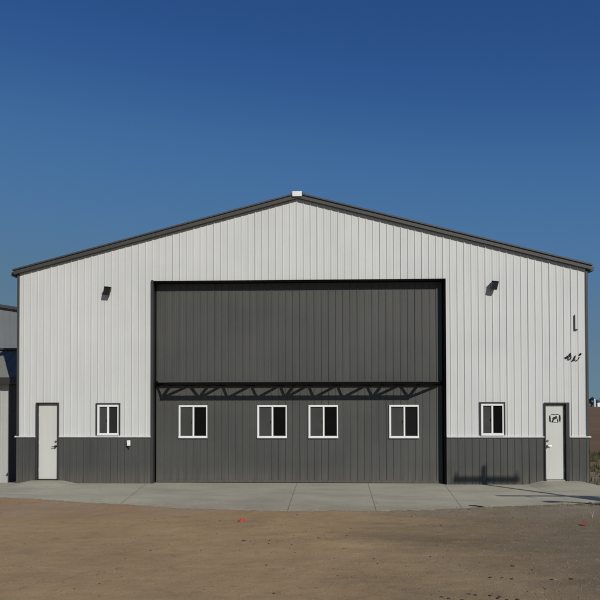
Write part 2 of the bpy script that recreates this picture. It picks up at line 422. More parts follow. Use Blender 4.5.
# horizontal truss projecting from the middle of the door, webs in plan
mb = MB()
TZ = 2.855; yi = dy - 0.055; yo = dy - 0.52
outer = [-3.68, -2.58, -1.76, -0.90, -0.09, 0.74, 1.57, 2.43, 3.46]
inner = [-4.10] + [(a + b) / 2 for a, b in zip(outer, outer[1:])] + [4.10]
inner[1] -= 0.0
mb.bar((-4.11, yi, TZ), (4.11, yi, TZ), 0.06, 0.10)
mb.bar((outer[0] - 0.03, yo, TZ), (outer[-1] + 0.03, yo, TZ), 0.085, 0.08)
for i, xo in enumerate(outer):
    mb.bar((inner[i], yi, TZ), (xo, yo, TZ), 0.055, 0.05)
    mb.bar((xo, yo, TZ), (inner[i + 1], yi, TZ), 0.055, 0.05)
    if i in (0, 1, 4, 7, 8): mb.bar((xo, yi, TZ + 0.001), (xo, yo, TZ + 0.001), 0.075, 0.05)
# hinge knuckles / brackets on the chord
for i, xi in enumerate(inner): mb.box(xi - 0.05, xi + 0.05, yi - 0.02, dy + 0.0, TZ - 0.055, TZ + 0.01)
mb.box(-4.13, -4.07, yi - 0.03, dy, TZ - 0.03, TZ + 0.09)
mb.build('truss', 'black', door)

def window(name, x0, x1, z0, z1, yf, parent, fr=0.055, out=0.035, glass='glass', mid=None, screen='screen'):
    """sliding window: white frame with centre rail, grey screened half, dark half"""
    f = MB()
    xm = mid if mid else (x0 + x1) / 2
    ya, yb = yf - out, yf + 0.05
    f.box(x0, x1, ya, yb, z1 - fr, z1, 0.006); f.box(x0 - 0.004, x1 + 0.004, ya - 0.012, yb, z0, z0 + fr * 1.15, 0.006)
    f.box(x0, x0 + fr * 0.95, ya, yb, z0 + fr * 1.15, z1 - fr, 0.005); f.box(x1 - fr * 0.6, x1, ya, yb, z0 + fr * 1.15, z1 - fr, 0.005)
    f.box(xm - fr * 0.42, xm + fr * 0.42, ya + 0.008, yb, z0 + fr * 1.15, z1 - fr, 0.004)
    o = f.build(name, 'vinyl', parent)
    a = z0 + fr * 1.15; b = z1 - fr
    p = MB(); p.box(x0 + fr * 0.95, xm - fr * 0.42, yf + 0.0, yf + 0.012, a, b); tag(p.build('pane', screen, o), 'grey screened left pane')
    p = MB(); p.box(xm + fr * 0.42, x1 - fr * 0.6, yf + 0.012, yf + 0.022, a, b); tag(p.build('pane', glass, o), 'near-black open right pane')
    s = MB()
    s.box(xm + fr * 0.42, x1 - fr * 0.6, yf + 0.0, yf + 0.0119, a, a + 0.018); s.box(x1 - fr * 0.6 - 0.014, x1 - fr * 0.6, yf + 0.0, yf + 0.0119, a + 0.018, b)
    s.box(xm - fr*0.42 - 0.02, xm - fr*0.42 - 0.006, ya + 0.004, yf - 0.0005, (a + b) / 2 - 0.035, (a + b) / 2 + 0.035)
    s.build('latch_rail', 'bronze', o)
    return o
for a, b in DW: window('window', a, b, DZ0, DZ1, dy + 0.0, door, fr=0.058, mid=(a + b) / 2 + 0.012, glass='glass_sheen' if a > 2 else 'glass')
# windows in door are sub-parts: lift them one level so panes stay within three levels
for o_ in [c for c in door.children if c.name.startswith('window')]: o_.parent = hangar

for (x0, x1, z0, z1), g in ((LW, 'glass_bright'), (RW, 'glass')):
    w_ = window('window', x0 + 0.012, x1 - 0.012, z0 + 0.0, z1 - 0.012, 0.0, hangar, fr=0.062, glass=g)
    t_ = MB()
    t_.box(x0 - 0.032, x0 + 0.010, -0.040, 0.02, z0 + 0.02, z1 + 0.03, 0.003); t_.box(x1 - 0.010, x1 + 0.032, -0.040, 0.02, z0 + 0.02, z1 + 0.03, 0.003)
    t_.box(x0 - 0.032, x1 + 0.032, -0.042, 0.02, z1 - 0.010, z1 + 0.034, 0.003)
    t_.build('trim', 'trim', w_)

# entry doors
def entry_door(x0, x1, z0, z1, hinge_right, tl, tt, tr):
    d = MB(); d.box(x0 + 0.022, x1 - 0.022, 0.035, 0.085, z0 + 0.035, z1 - 0.02, 0.004)
    leaf = d.build('entry_door', 'white_door', hangar)
    # embossed lines are absent: flush leaf; frame stops around it
    f = MB()
    f.box(x0, x0 + 0.020, -0.012, 0.10, z0, z1 - 0.020); f.box(x1 - 0.020, x1, -0.012, 0.10, z0, z1 - 0.020); f.box(x0, x1, -0.012, 0.10, z1 - 0.019, z1)
    f.build('door_frame', 'white_door' if hinge_right is None else 'bronze', leaf)
    f = MB()
    f.box(x0 - tl, x0 - 0.001, -0.062, 0.01, z0, z1 + tt, 0.003); f.box(x1 + 0.001, x1 + tr, -0.062, 0.01, z0, z1 + tt, 0.003)
    f.box(x0 - 0.0008, x1 + 0.0008, -0.062, 0.01, z1 + 0.001, z1 + tt, 0.003)
    f.build('casing', 'trim', leaf)
    f = MB(); f.box(x0 + 0.021, x1 - 0.021, -0.03, 0.12, z0 - 0.06, z0 + 0.028, 0.004); f.build('threshold', 'bronze' if x0 < 0 else 'concrete', leaf)
    hx = x0 + 0.075 if hinge_right else x1 - 0.075
    s = 1 if hinge_right else -1
    h = MB()
    h.tube([(hx, 0.036, z0 + 0.98), (hx, -0.035, z0 + 0.98)], 0.032, 14); h.tube([(hx, -0.028, z0 + 0.98), (hx + s * 0.10, -0.032, z0 + 0.975)], 0.011, 8)
    h.build('handle', 'bronze' if s < 0 else 'metal', leaf, smooth=False)
    h = MB(); h.tube([(hx, 0.036, z0 + 1.12), (hx, 0.012, z0 + 1.12)], 0.03, 16); h.build('deadbolt', 'metal', leaf)
    xx = x1 - 0.022 if hinge_right else x0 + 0.022
    for zz in (0.25, 1.05, 1.85):
        hg = MB(); hg.tube([(xx, 0.028, z0 + zz), (xx, 0.028, z0 + zz + 0.10)], 0.008, 8); hg.build('hinge', 'metal', leaf)
    return leaf
dl = entry_door(*LD, False, 0.032, 0.026, 0.032)
dr = entry_door(*RD, True, 0.032, 0.036, 0.096)
dl['label'] = 'plain white entry door left of the big door'
dr['label'] = 'white entry door with black emblem right of the big door'
# emblem on right door leaf
mb = MB(); ex, ez = 7.232, 1.865; y0, y1 = 0.0285, 0.0342
def P(pts): mb.prism([(ex + a, ez + b) for a, b in pts], y0, y1)
P([(-0.150, -0.100), (-0.115, -0.112), (-0.118, 0.0), (-0.128, 0.085), (-0.158, 0.07), (-0.165, -0.02)])
P([(0.150, -0.112), (0.112, -0.075), (0.108, 0.02), (0.118, 0.098), (0.150, 0.09), (0.160, 0.0)])
P([(-0.126, 0.088), (-0.09, 0.112), (-0.04, 0.118), (0.0, 0.104), (0.05, 0.118), (0.09, 0.114), (0.118, 0.1), (0.09, 0.098), (0.05, 0.102), (0.0, 0.089), (-0.04, 0.102), (-0.09, 0.096)])
P([(-0.095, -0.118), (-0.055, -0.118), (-0.035, -0.06), (-0.004, -0.03), (0.03, -0.02), (0.066, 0.0), (0.058, 0.055), (0.02, 0.066), (0.0, 0.035), (-0.045, 0.03), (-0.075, 0.0), (-0.062, -0.03), (-0.085, -0.07)])
P([(0.07, -0.01), (0.088, -0.05), (0.095, -0.105), (0.07, -0.1), (0.06, -0.045)])
P([(-0.05, -0.102), (0.09, -0.112), (0.092, -0.126), (-0.05, -0.118)])
mb.build('emblem', 'marking', dr)

# ------------------------------------------------------------------ things fixed to the wall
def floodlight(x, z, tilt, label):
    e = empty('floodlight', (x, -0.022, z)); tag(e, label, 'floodlight', 'floodlights high on the white wall')
    c, s = math.cos(tilt), math.sin(tilt)
    cr, sr = math.cos(R(13)), math.sin(R(13))
    def rot(pts): return [((lambda y, z: (a * cr + z * sr, y, -a * sr * 0.5 + z * cr))(b * c - d * s, b * s + d * c)) for a, b, d in pts]
    mb = MB()
    mb.v = rot([(-.095, -.13, -.17), (.095, -.13, -.17), (.08, -.02, -.13), (-.08, -.02, -.13), (-.095, -.19, .07), (.095, -.19, .07), (.08, -.02, .10), (-.08, -.02, .10)])
    mb.f = [(0, 1, 2, 3), (4, 5, 6, 7), (0, 1, 5, 4), (1, 2, 6, 5), (2, 3, 7, 6), (3, 0, 4, 7)]
    mb.build('housing', 'bronze', e)
    mb = MB(); mb.v = rot([(-.08, -.137, -.155), (.08, -.137, -.155), (.08, -.191, .058), (-.08, -.191, .058), (-.08, -.131, -.155), (.08, -.131, -.155), (.08, -.184, .058), (-.08, -.184, .058)])
    mb.f = [(0, 1, 2, 3), (4, 5, 6, 7), (0, 1, 5, 4), (1, 2, 6, 5), (2, 3, 7, 6), (3, 0, 4, 7)]; mb.build('lens', 'lens', e)
    mb = MB(); mb.v = rot([(-.1, -.155, .072), (.1, -.155, .072), (.1, -.215, .05), (-.1, -.215, .05), (-.1, -.155, .078), (.1, -.155, .078), (.1, -.215, .056), (-.1, -.215, .056)])
    mb.f = [(0, 1, 2, 3), (4, 5, 6, 7), (0, 1, 5, 4), (1, 2, 6, 5), (2, 3, 7, 6), (3, 0, 4, 7)]; mb.build('visor', 'bronze', e)
    mb = MB(); mb.box(-0.055, 0.055, -0.025, 0.0, -0.055, 0.075, 0.004); mb.tube([(0, -.02, .03), (0, -.06, .085), (0, -.10, .10)], 0.014, 8); mb.build('mounting_bracket', 'bronze', e)
floodlight(-5.475, 5.56, R(-6), 'small dark floodlight on the white wall left of the big door')
floodlight(5.52, 5.61, R(-14), 'small dark floodlight on the white wall right of the big door')

e = empty('outlet_box', (-4.855, -0.043, 1.165)); tag(e, 'small white outlet box on the charcoal wainscot beside the left window', 'outlet box')
mb = MB(); mb.box(-0.04, 0.04, -0.065, 0.0, -0.075, 0.075, 0.006); mb.build('box', 'vinyl', e)
mb = MB(); mb.box(-0.046, 0.046, -0.078, -0.066, -0.08, 0.07, 0.005); mb.build('cover_flap', 'vinyl', e)
mb = MB(); mb.tube([(0, -0.03, -0.075), (0, -0.03, -0.155)], 0.02, 10); mb.build('conduit', 'bronze', e)

mb = MB(); mb.box(-0.016, 0.016, -0.012, 0, -0.01, 0.395, 0.003); mb.box(-0.016, 0.075, -0.012, 0.0, -0.045, -0.0105, 0.003)
o_ = mb.build('bracket', 'bronze', None, loc=(7.78, -0.024, 4.38)); tag(o_, 'thin dark L-shaped bracket on the white wall near the right corner', 'bracket')
def squiggle(name, strokes, loc, label):
    mb = MB()
    for st, r in strokes:
        n = 18; pts = []
        for i in range(n + 1):
            t = i / n * (len(st) - 1); k = min(int(t), len(st) - 2); f = t - k
            p0, p1, p2, p3 = (Vector((*st[max(k - 1, 0)], 0)), Vector((*st[k], 0)), Vector((*st[k + 1], 0)), Vector((*st[min(k + 2, len(st) - 1)], 0)))
            q = 0.5 * ((2 * p1) + (p2 - p0) * f + (2 * p0 - 5 * p1 + 4 * p2 - p3) * f * f + (3 * p1 - p0 - 3 * p2 + p3) * f ** 3)
            pts.append((q.x, -0.004, q.y))
        mb.tube(pts, r, 6, radii=[r * (0.55 + 0.6 * abs(math.sin(i * 0.9 + r * 90))) for i in range(n + 1)])
    o_ = mb.build(name, 'marking', None, loc=loc); return tag(o_, label, 'wall scroll', 'curly dark marks on the white wall')
squiggle('wall_scroll', [([(-.10, -.045), (-.05, .0), (-.005, .03), (.035, .075), (.03, .02), (-.01, -.01), (-.03, -.06), (.0, -.085), (.04, -.06), (.06, .0), (.04, .03)], 0.014), ([(-.115, -.03), (-.06, -.03), (-.04, .02)], 0.02), ([(.02, .05), (.04, .09)], 0.02)], (7.62, -0.024, 3.60), 'looped black scroll mark on the white wall, left one of the pair')
squiggle('wall_scroll', [([(-.10, -.11), (-.06, -.08), (-.02, -.01), (.0, .05), (-.03, .01), (-.06, -.06), (-.02, -.07), (.03, -.09), (.08, -.05), (.10, .0)], 0.012), ([(-.10, -.115), (-.07, -.07), (-.03, -.075)], 0.018), ([(.10, .08), (.125, .075), (.15, .105)], 0.026)], (7.80, -0.024, 3.58), 'hooked black scroll mark with a dot, nearest the right corner')

# ------------------------------------------------------------------ ground
def sstep(a, b, x):
    t = max(0, min(1, (x - a) / (b - a))); return t * t * (3 - 2 * t)
def frange(a, b, s):
    o = []; x = a
    while x < b - 1e-6: o.append(round(x, 4)); x += s
    return o
EDGE = [(-14, -1.6), (-9.5, -2.35), (-7.3, -3.04), (-5.64, -3.54), (-4.04, -4.16), (-2.1, -4.86), (0.07, -5.08), (2.21, -4.88), (3.77, -4.54), (5.44, -4.04), (6.99, -3.51), (8.3, -2.9), (9.1, -2.3)]
def edge_y(x):
    for (a, ya), (b, yb) in zip(EDGE, EDGE[1:]):
        if a <= x <= b: return ya + (yb - ya) * (x - a) / (b - a)
    return EDGE[0][1] if x < EDGE[0][0] else EDGE[-1][1]
def dirt_z(x, y):
    z = -0.045
    d = edge_y(max(-14, min(9.1, x))) - y
    if -14 < x < 9.1:
        z += 0.05 * math.exp(-max(0, d - 0.05) / 0.7) * (0.78 + 0.35 * noise.noise((x * 0.9, 3.3, 0))) if d > 0 else 0.0
    near = max(0, 1 - max(abs(x) - 14, abs(y + 6) - 12, 0) / 20)
    z += near * (0.022 * noise.noise((x * 0.5, y * 0.8, 1.0)) + 0.010 * noise.noise((x * 2.1, y * 2.6, 7.0)) + 0.0075 * noise.noise((x * 6, y * 7, 2.0)))
    z -= 0.16 * sstep(-8.4, -9.4, x)* (1 if y > -1 else sstep(-4, -1, y))
    if d < 0.0 and -14 < x < 9.1 and y < 1.0 and d < -0.12: z = min(z, -0.08)   # under the slab
    # wheel ruts
    for c in (-7.9, -9.3):
        z -= 0.018 * math.exp(-((y - c - 0.12 * math.sin(x * 0.35)) / 0.22) ** 2) * (0.6 + 0.5 * noise.noise((x * 0.4, c, 0)))* sstep(-3, 1.5, x)
    return z
xs = [-2500, -900, -350, -150, -70, -40, -28, -20, -15] + frange(-12, -9, 0.4) + frange(-9, 9, 0.075) + frange(9, 13, 0.4) + [13, 16, 22, 30, 45, 70, 110, 170, 300, 600, 1200, 2500]
ys = [-300, -120, -60, -35, -25, -20] + frange(-16, -13, 0.3) + frange(-13, -2.5, 0.06) + frange(-2.5, 2, 0.25) + frange(2, 16, 1.0) + [16, 20, 28, 40, 60, 90, 140, 220, 350, 600, 1100, 2000, 4000]
g = MB(); nx = len(xs)
for y in ys:
    for x in xs: g.v.append((x, y, dirt_z(x, y)))
for j in range(len(ys) - 1):
    for i in range(nx - 1):
        a = j * nx + i; g.f.append((a, a + 1, a + nx + 1, a + nx))
tag(g.build('ground', 'dirt', None, smooth=True, fix=False), kind='structure')

# concrete apron as a fine sheet with a thick edge, ramped up to the two entry doors
def bumpz(x, y):
    z = 0.0
    for a, b, h in ((LD[0] - 0.08, LD[1] + 0.06, 0.085), (RD[0] - 0.06, RD[1] + 0.32, 0.105)):
        fx = sstep(a - 0.55, a, x) * (1 - sstep(b, b + 0.55, x)); fy = sstep(-1.5, -0.35, y)
        z = max(z, h * fx * fy)
    if y > 0.02: z *= 1
    return z - 0.012 * sstep(-1.5, -5, y)
AX0, AX1 = -11.5, 9.1
xs2 = frange(AX0, AX1, 0.11) + [AX1]
a_ = MB(); rows = 44
for x in xs2:
    ye = edge_y(x) + 0.035 * noise.noise((x * 2.3, 0, 5)) + 0.02 * noise.noise((x * 9, 0, 5))
    yb = RD_ + 0.2 if -OW < x < OW else (0.1 if x < 8.12 else 0.5 - (x - 8.1) * 2.2)
    ye = min(ye, yb - 0.05)
    for k in range(rows + 1):
        y = ye + (yb - ye) * k / rows; a_.v.append((x, y, bumpz(x, y)))
    a_.v.append((x, ye - 0.006, -0.12))
st_ = rows + 2
for i in range(len(xs2) - 1):
    for k in range(rows):
        p = i * st_ + k; a_.f.append((p, p + st_, p + st_ + 1, p + 1))
    p = i * st_ + rows + 1; q = i * st_; a_.f.append((p, p + st_, q + st_, q))
i = len(xs2) - 1
a_.f.append(tuple([i * st_ + rows + 1] + [i * st_ + k for k in range(rows + 1)]))
tag(a_.build('concrete_apron', 'concrete', None, fix=True), kind='structure')

# gravel and clods
def stones(mb, n, fx, smin, smax, flat=0.6):
    ico = [(0, 0, 1), (.89, 0, .45), (.28, .85, .45), (-.72, .53, .45), (-.72, -.53, .45), (.28, -.85, .45), (.72, .53, -.45), (-.28, .85, -.45), (-.89, 0, -.45), (-.28, -.85, -.45), (.72, -.53, -.45), (0, 0, -1)]
    fc = [(0, 1, 2), (0, 2, 3), (0, 3, 4), (0, 4, 5), (0, 5, 1), (1, 6, 2), (2, 7, 3), (3, 8, 4), (4, 9, 5), (5, 10, 1), (6, 7, 2), (7, 8, 3), (8, 9, 4), (9, 10, 5), (10, 6, 1), (11, 7, 6), (11, 8, 7), (11, 9, 8), (11, 10, 9), (11, 6, 10)]
    for _ in range(n):
        x, y = fx(); s = smin + (smax - smin) * random.random() ** 3
        a = random.random() * 6.28; k = random.uniform(0.6, 1.3); z = (bumpz(x, y) if y > edge_y(x) + 0.03 and abs(x) < 9 else dirt_z(x, y)); b = len(mb.v)
        for p in ico:
            j = random.uniform(0.78, 1.15); px, py = p[0] * s * j, p[1] * s * k * j
            mb.v.append((x + px * math.cos(a) - py * math.sin(a), y + px * math.sin(a) + py * math.cos(a), z + s * 0.15 + p[2] * s * flat * j))
        for f in fc: mb.f.append(tuple(b + t for t in f))
def spread():
    while True:
        y = random.uniform(-12.8, -3.6); x = random.uniform(-8, 8)
        if y > edge_y(x) - 0.02: continue
        d = 0.22 + 0.9 * sstep(0, 5, x) + 0.5 * noise.noise((x * 0.6, y * 0.9, 9))
        if random.random() < d: return x, y
mb = MB(); stones(mb, 15000, spread, 0.002, 0.015)
def near_edge():
    x = random.uniform(-8.5, 8.5); return x, edge_y(x) + random.gauss(-0.08, 0.09)
stones(mb, 900, near_edge, 0.003, 0.018)
def slab():
    x = random.uniform(-8.5, 8.5); return x, edge_y(x) + abs(random.gauss(0, 0.7)) + 0.05
stones(mb, 160, slab, 0.004, 0.014)
tag(mb.build('gravel', 'pebble', None, fix=False), 'loose gravel and pebbles scattered over the packed dirt', 'gravel', kind='stuff')
mb = MB()
track = [(1.78, -11.52), (1.85, -11.58), (2.0, -11.62), (2.14, -11.35), (2.21, -11.39), (2.38, -11.43), (2.43, -11.56), (2.47, -11.5), (2.53, -11.6), (2.65, -11.6), (2.72, -11.68), (2.76, -10.58), (2.87, -10.63), (2.6, -10.6), (3.67, -10.55), (3.4, -10.6), (-0.87, -8.12), (3.1, -9.9)]
it = iter(track)
stones(mb, len(track), lambda: next(it), 0.024, 0.036, 0.5)  # dark lumps stand in for tread hollows that are black with shadow
def cl():
    return random.uniform(-3, 6.5), random.uniform(-11.5, -5.4)
stones(mb, 260, cl, 0.005, 0.018, 0.6)
def cl2():
    return random.gauss(0.3, 0.8), random.gauss(-8.0, 0.5)
stones(mb, 60, cl2, 0.006, 0.017, 0.5)
tag(mb.build('clods_and_tread_shade', 'clod', None, fix=False), 'small dark clods on the foreground dirt, some standing in for shaded tread marks', 'dirt clods', kind='stuff')

# weeds
def blades(mb, x, y, z, n, h, spreadr, lean=0.5, w=0.006):
    for _ in range(n):
        a = random.random() * 6.28; r = random.random() * spreadr; hh = h * random.uniform(0.4, 1.1); l = lean * random.random() * hh; da = random.random() * 6.28
        bx, by = x + r * math.cos(a), y + r * math.sin(a); ww = w * random.uniform(0.6, 1.4)
        px, py = -math.sin(da) * ww, math.cos(da) * ww
        p0 = (bx - px, by - py, z - 0.01); p1 = (bx + px, by + py, z - 0.01)
        m0 = (bx - px * .7 + math.cos(da) * l * .35, by - py * .7 + math.sin(da) * l * .35, z + hh * .6); m1 = (bx + px * .7 + math.cos(da) * l * .35, by + py * .7 + math.sin(da) * l * .35, z + hh * .6)
        t = (bx + math.cos(da) * l, by + math.sin(da) * l, z + hh); b = len(mb.v); mb.v += [p0, p1, m1, m0, t]; mb.f += [(b, b + 1, b + 2, b + 3), (b + 3, b + 2, b + 4)]
mb = MB()
for _ in range(200):
    x = 8.4 - abs(random.gauss(0, 1.5)) if random.random() < 0.85 else random.uniform(3.2, 8); y = edge_y(x) - abs(random.gauss(0, 0.16)) - 0.02
    blades(mb, x, y, dirt_z(x, y), random.randint(4, 12), random.uniform(0.01, 0.05) * (1 if x < 6.2 else 1.5), 0.08, 1.2, 0.004)
tag(mb.build('edge_weeds', 'weed', None, fix=False), 'dry pale weeds along the right edge of the concrete apron', 'weeds', kind='stuff')
mb = MB()
for _ in range(900):
    x = random.uniform(8.25, 15); y = random.uniform(0.3, 14)
    if noise.noise((x * 0.8, y * 0.5, 4)) < -0.15: continue
    blades(mb, x, y, dirt_z(x, y), random.randint(6, 14), random.uniform(0.06, 0.35), 0.14, 0.7, 0.008)
tag(mb.build('field_grass', 'weed_green', None, fix=False), 'rough green weeds on the field past the right corner', 'grass', kind='stuff')

# small litter and a dark streak
mb = MB()
NR = 14
for j in range(6):
    for i in range(NR):
        t_ = i / NR * 2 * math.pi; q = 1 - j / 5.0
        r_ = (0.11 * q) * (1 + 0.35 * noise.noise((math.cos(t_) * 2, math.sin(t_) * 2, j * 0.3)))
        mb.v.append((r_ * math.cos(t_), r_ * math.sin(t_), -0.02 + 0.095 * (1 - q ** 2.2) * (0.8 + 0.5 * noise.noise((math.cos(t_) * 3 * q, math.sin(t_) * 3 * q, 4)))))
mb.f = [(j * NR + i, j * NR + (i + 1) % NR, (j + 1) * NR + (i + 1) % NR, (j + 1) * NR + i) for j in range(5) for i in range(NR)]
o_ = mb.build('red_rag', 'red_bright', None, loc=(-1.06, -6.16, dirt_z(-1.06, -6.16) + 0.004)); tag(o_, 'tiny faded red rag on the dirt in front of the big door', 'rag')
e = empty('marker_flag', (5.47, -6.42, dirt_z(5.47, -6.42))); tag(e, 'small red marker flag on a pale stake in the dirt at right', 'marker flag')
mb = MB(); mb.tube([(0, 0.02, -0.03), (0.012, 0.03, 0.10), (0.0, 0.03, 0.22)], 0.004, 6); mb.build('stake', 'sliver', e)
mb = MB(); mb.v = [(-0.05, 0, 0.0), (0.05, -0.01, 0.005), (0.045, 0.0, 0.06), (0.012, 0.02, 0.12), (-0.01, 0.02, 0.10), (-0.055, -0.02, 0.03)]; mb.f = [(0, 1, 2, 3, 4, 5)]
mb.build('flag', 'red', e)
mb = MB(); mb.tube([(0, 0, -0.02), (0.01, 0.01, 0.06), (0.04, 0.0, 0.14)], 0.007, 6, radii=[.009, .008, .004]); mb.tube([(0.01, 0.01, 0.06), (-0.03, 0.02, 0.11)], 0.004, 5)
o_ = mb.build('twig', 'sliver', None, loc=(5.98, -5.55, dirt_z(5.98, -5.55))); tag(o_, 'short bleached twig poking up beside the apron edge at far right', 'twig')
mb = MB(); mb.tube([(-0.17, 0.16, 0.012), (-0.05, 0.07, 0.02), (0.06, -0.07, 0.016), (0.17, -0.17, 0.010)], 0.012, 7, radii=[.007, .013, .014, .006])  # thin dark tube added as a streak on the slab edge
o_ = mb.build('sliver', 'rubber', None, loc=(4.0, -4.32, bumpz(4.0, -4.32))); tag(o_, 'dark curved streak on the outer edge of the concrete apron', 'sliver')
mb = MB()
mb.v = [(-.10, -.07, 0), (.08, -.08, 0), (.11, .05, 0), (-.07, .07, 0), (-.07, -.05, .05), (.05, -.05, .075), (.07, .03, .06), (-.04, .04, .045)]
mb.f = [(0, 1, 2, 3), (4, 5, 6, 7), (0, 1, 5, 4), (1, 2, 6, 5), (2, 3, 7, 6), (3, 0, 4, 7)]
o_ = mb.build('rock', 'bronze', None, loc=(8.02, -0.17, 0.0)); tag(o_, 'small black rock at the foot of the right corner', 'rock')

# ------------------------------------------------------------------ neighbouring shed, tucked behind the left corner
shed = empty('shed', (-12, 1.6, -0.2)); tag(shed, 'low pale shed with grey roof at the left edge, beside the hangar', 'shed')
def off(mb, dx, dy, dz): mb.v = [(a - dx, b - dy, c - dz) for a, b, c in mb.v]; return mb
sx0, sx1 = -17.0, -8.78
off(ribbed(sx0, sx1, lambda u: -0.35, lambda u: 2.93, (), pitch=0.3, depth=0.012, xf=lambda u, n, v: (u, 1.6 - n, v)), -12, 1.6, -0.2).build('wall', 'shed_white', shed, fix=False)
mb = MB(); mb.box(sx0, sx1, 1.603, 7.0, -0.35, 2.93); mb.v += []; off(mb, -12, 1.6, -0.2).build('wall', 'shed_white', shed)
mb = MB(); mb.box(-9.05, sx1 + 0.01, 1.555, 1.602, -0.35, 2.90, 0.004); off(mb, -12, 1.6, -0.2).build('shade_panel', 'shed_trim', shed)  # dark sheet over the wall strip in the hangar's shadow, shade in its colour
zr = lambda y: 3.10 + (y - 1.4) * 0.60
mb = MB(); mb.v = []
n = 0
ribs = []
mb.prism([(1.4, 3.05), (3.05, zr(3.05) - 0.05), (4.7, zr(1.4) - 0.05), (4.7, 3.10), (3.05, zr(3.05)), (1.4, 3.10)], 0, 1)
mb.v = [(sx0 - .1 + (sx1 + 0.18 - sx0) * b, a, c) for a, b, c in mb.v]
x = sx0
while x < sx1:
    k = len(mb.v)
    for yy, zz in ((1.4, 3.101), (3.0, zr(3.0) + 0.001)):
        for (dx, dz) in ((0, 0), (0.02, 0.025), (0.05, 0.025), (0.07, 0)): mb.v.append((x + dx, yy, zz + dz))
    mb.f += [(k + i, k + i + 1, k + i + 5, k + i + 4) for i in range(3)] + [(k, k + 1, k + 2, k + 3)]; x += 0.3
off(mb, -12, 1.6, -0.2).build('roof', 'shed_roof', shed)
mb = MB(); mb.box(sx0 - .1, sx1 + 0.08, 1.33, 1.3995, 2.905, 3.115, 0.006); mb.box(sx0 - 0.1, sx1 + 0.08, 1.40, 1.62, 2.905, 2.93); off(mb, -12, 1.6, -0.2).build('fascia', 'shed_trim', shed)
mb = MB(); mb.box(sx0 - .1, sx1 + 0.08, 2.95, 3.15, zr(3.05) - 0.01, zr(3.05) + 0.07, 0.01); off(mb, -12, 1.6, -0.2).build('ridge_cap', 'shed_trim', shed)

# far grey steel building
far = empty('warehouse', (-27, 30, 0)); tag(far, 'tall plain grey metal building rising beyond the pale shed', 'warehouse')
rz_ = lambda x: 9.15 + (-20.6 - x) * 0.165
bx0, bx1 = -50.0, -9.5; bp = -30.0
fz = lambda x: rz_(x) if x > bp else rz_(bp) - (bp - x) * 0.165
mb = ribbed(bx0, bx1, lambda u: -0.3, fz, (), pitch=0.9, anchor=bp, depth=0.03, w=0.03, xf=lambda u, n, v: (u, 30 - n, v), lap=0)
off(mb, -27, 30, 0).build('wall', 'far_grey', far, fix=False)
mb = MB(); mb.prism([(bx0, -0.3), (bx1, -0.3), (bx1, fz(bx1)), (bp, fz(bp)), (bx0, fz(bx0))], 30.02, 55); off(mb, -27, 30, 0).build('body', 'far_grey', far)
mb = MB()
mb.prism([(bp, fz(bp)), (bx1 + 0.3, fz(bx1) - 0.05), (bx1 + .3, fz(bx1) + 0.17), (bp, fz(bp) + 0.22), (bx0 - .3, fz(bx0) + 0.17), (bx0 - .3, fz(bx0) - 0.05)], 29.8, 55.2)
off(mb, -27, 30, 0).build('roof', 'roof', far)

# ------------------------------------------------------------------ utility pole out to the right (casts the shadows across the apron)
AZ, EL = R(30), R(34)
dyp = 8.66; px_, py_ = 5.21 + math.tan(AZ) * dyp, -dyp
pole = empty('utility_pole', (px_, py_, -0.05)); tag(pole, 'wooden utility pole with crossarms standing on the dirt right of the hangar', 'utility pole')
mb = MB(); mb.tube([(0, 0, -0.3), (0.01, 0, 3.5), (0.0, 0, 7.28)], 0.1, 14, radii=[0.125, 0.10, 0.06]); mb.build('pole', 'wood', pole, smooth=False)
mb = MB(); mb.box(-0.78, 1.05, -0.16, -0.07, 6.93, 7.07, 0.006); mb.build('crossarm', 'wood', pole)
mb = MB(); mb.box(-1.62, 0.35, -0.17, -0.08, 4.93, 5.03, 0.006); mb.build('crossarm', 'wood', pole)
for x in (-0.7, 0.98):
    mb = MB(); mb.tube([(x, -0.115, 7.06), (x, -0.115, 7.12), (x, -0.115, 7.16), (x, -0.115, 7.2)], 0.03, 10, radii=[0.02, 0.035, 0.025, 0.03]); mb.build('insulator', 'porcelain', pole)
for x in (-1.0,):
    mb = MB(); mb.tube([(x, -0.125, 4.93), (x, -0.125, 4.74)], 0.03, 10); mb.build('insulator', 'porcelain', pole)
mb = MB(); mb.tube([(0.34, 0.0, 4.15), (0.34, 0.0, 4.2), (0.34, 0, 4.75), (0.34, 0, 4.82)], 0.2, 18, radii=[0.19, 0.21, 0.21, 0.15]); mb.box(0.08, 0.2, -0.05, 0.05, 4.3, 4.7); mb.build('transformer', 'far_grey', pole)
mb = MB(); mb.tube([(-0.02, -0.1, 3.45), (-0.35, -0.1, 3.85), (-0.75, -0.1, 4.1), (-1.1, -0.1, 4.22)], 0.05, 8, radii=[.07, .06, .05, .045]); arm = mb.build('lamp_arm', 'rake', pole)
mb = MB(); mb.tube([(-1.0, -0.1, 4.20), (-1.12, -0.1, 4.20), (-1.38, -0.1, 4.16), (-1.45, -0.1, 4.14)], 0.05, 10, radii=[.05, .09, .085, .03]); mb.build('lamp_head', 'rake', arm)
# service drop sagging off to the right along the wall direction
for (x, z, dx, dy_, dz) in ((0.5, 4.95, 22, 0.5, 0.5), (0.5, 4.6, 22, -1.2, 0.6)):
    mb = MB(); mb.tube([(x + dx * t, -0.12 + dy_ * t, z + dz * t - 2.2 * t * (1 - t) * 1.2) for t in [i / 20 for i in range(21)]], 0.022, 6); mb.build('cable', 'rubber', pole)

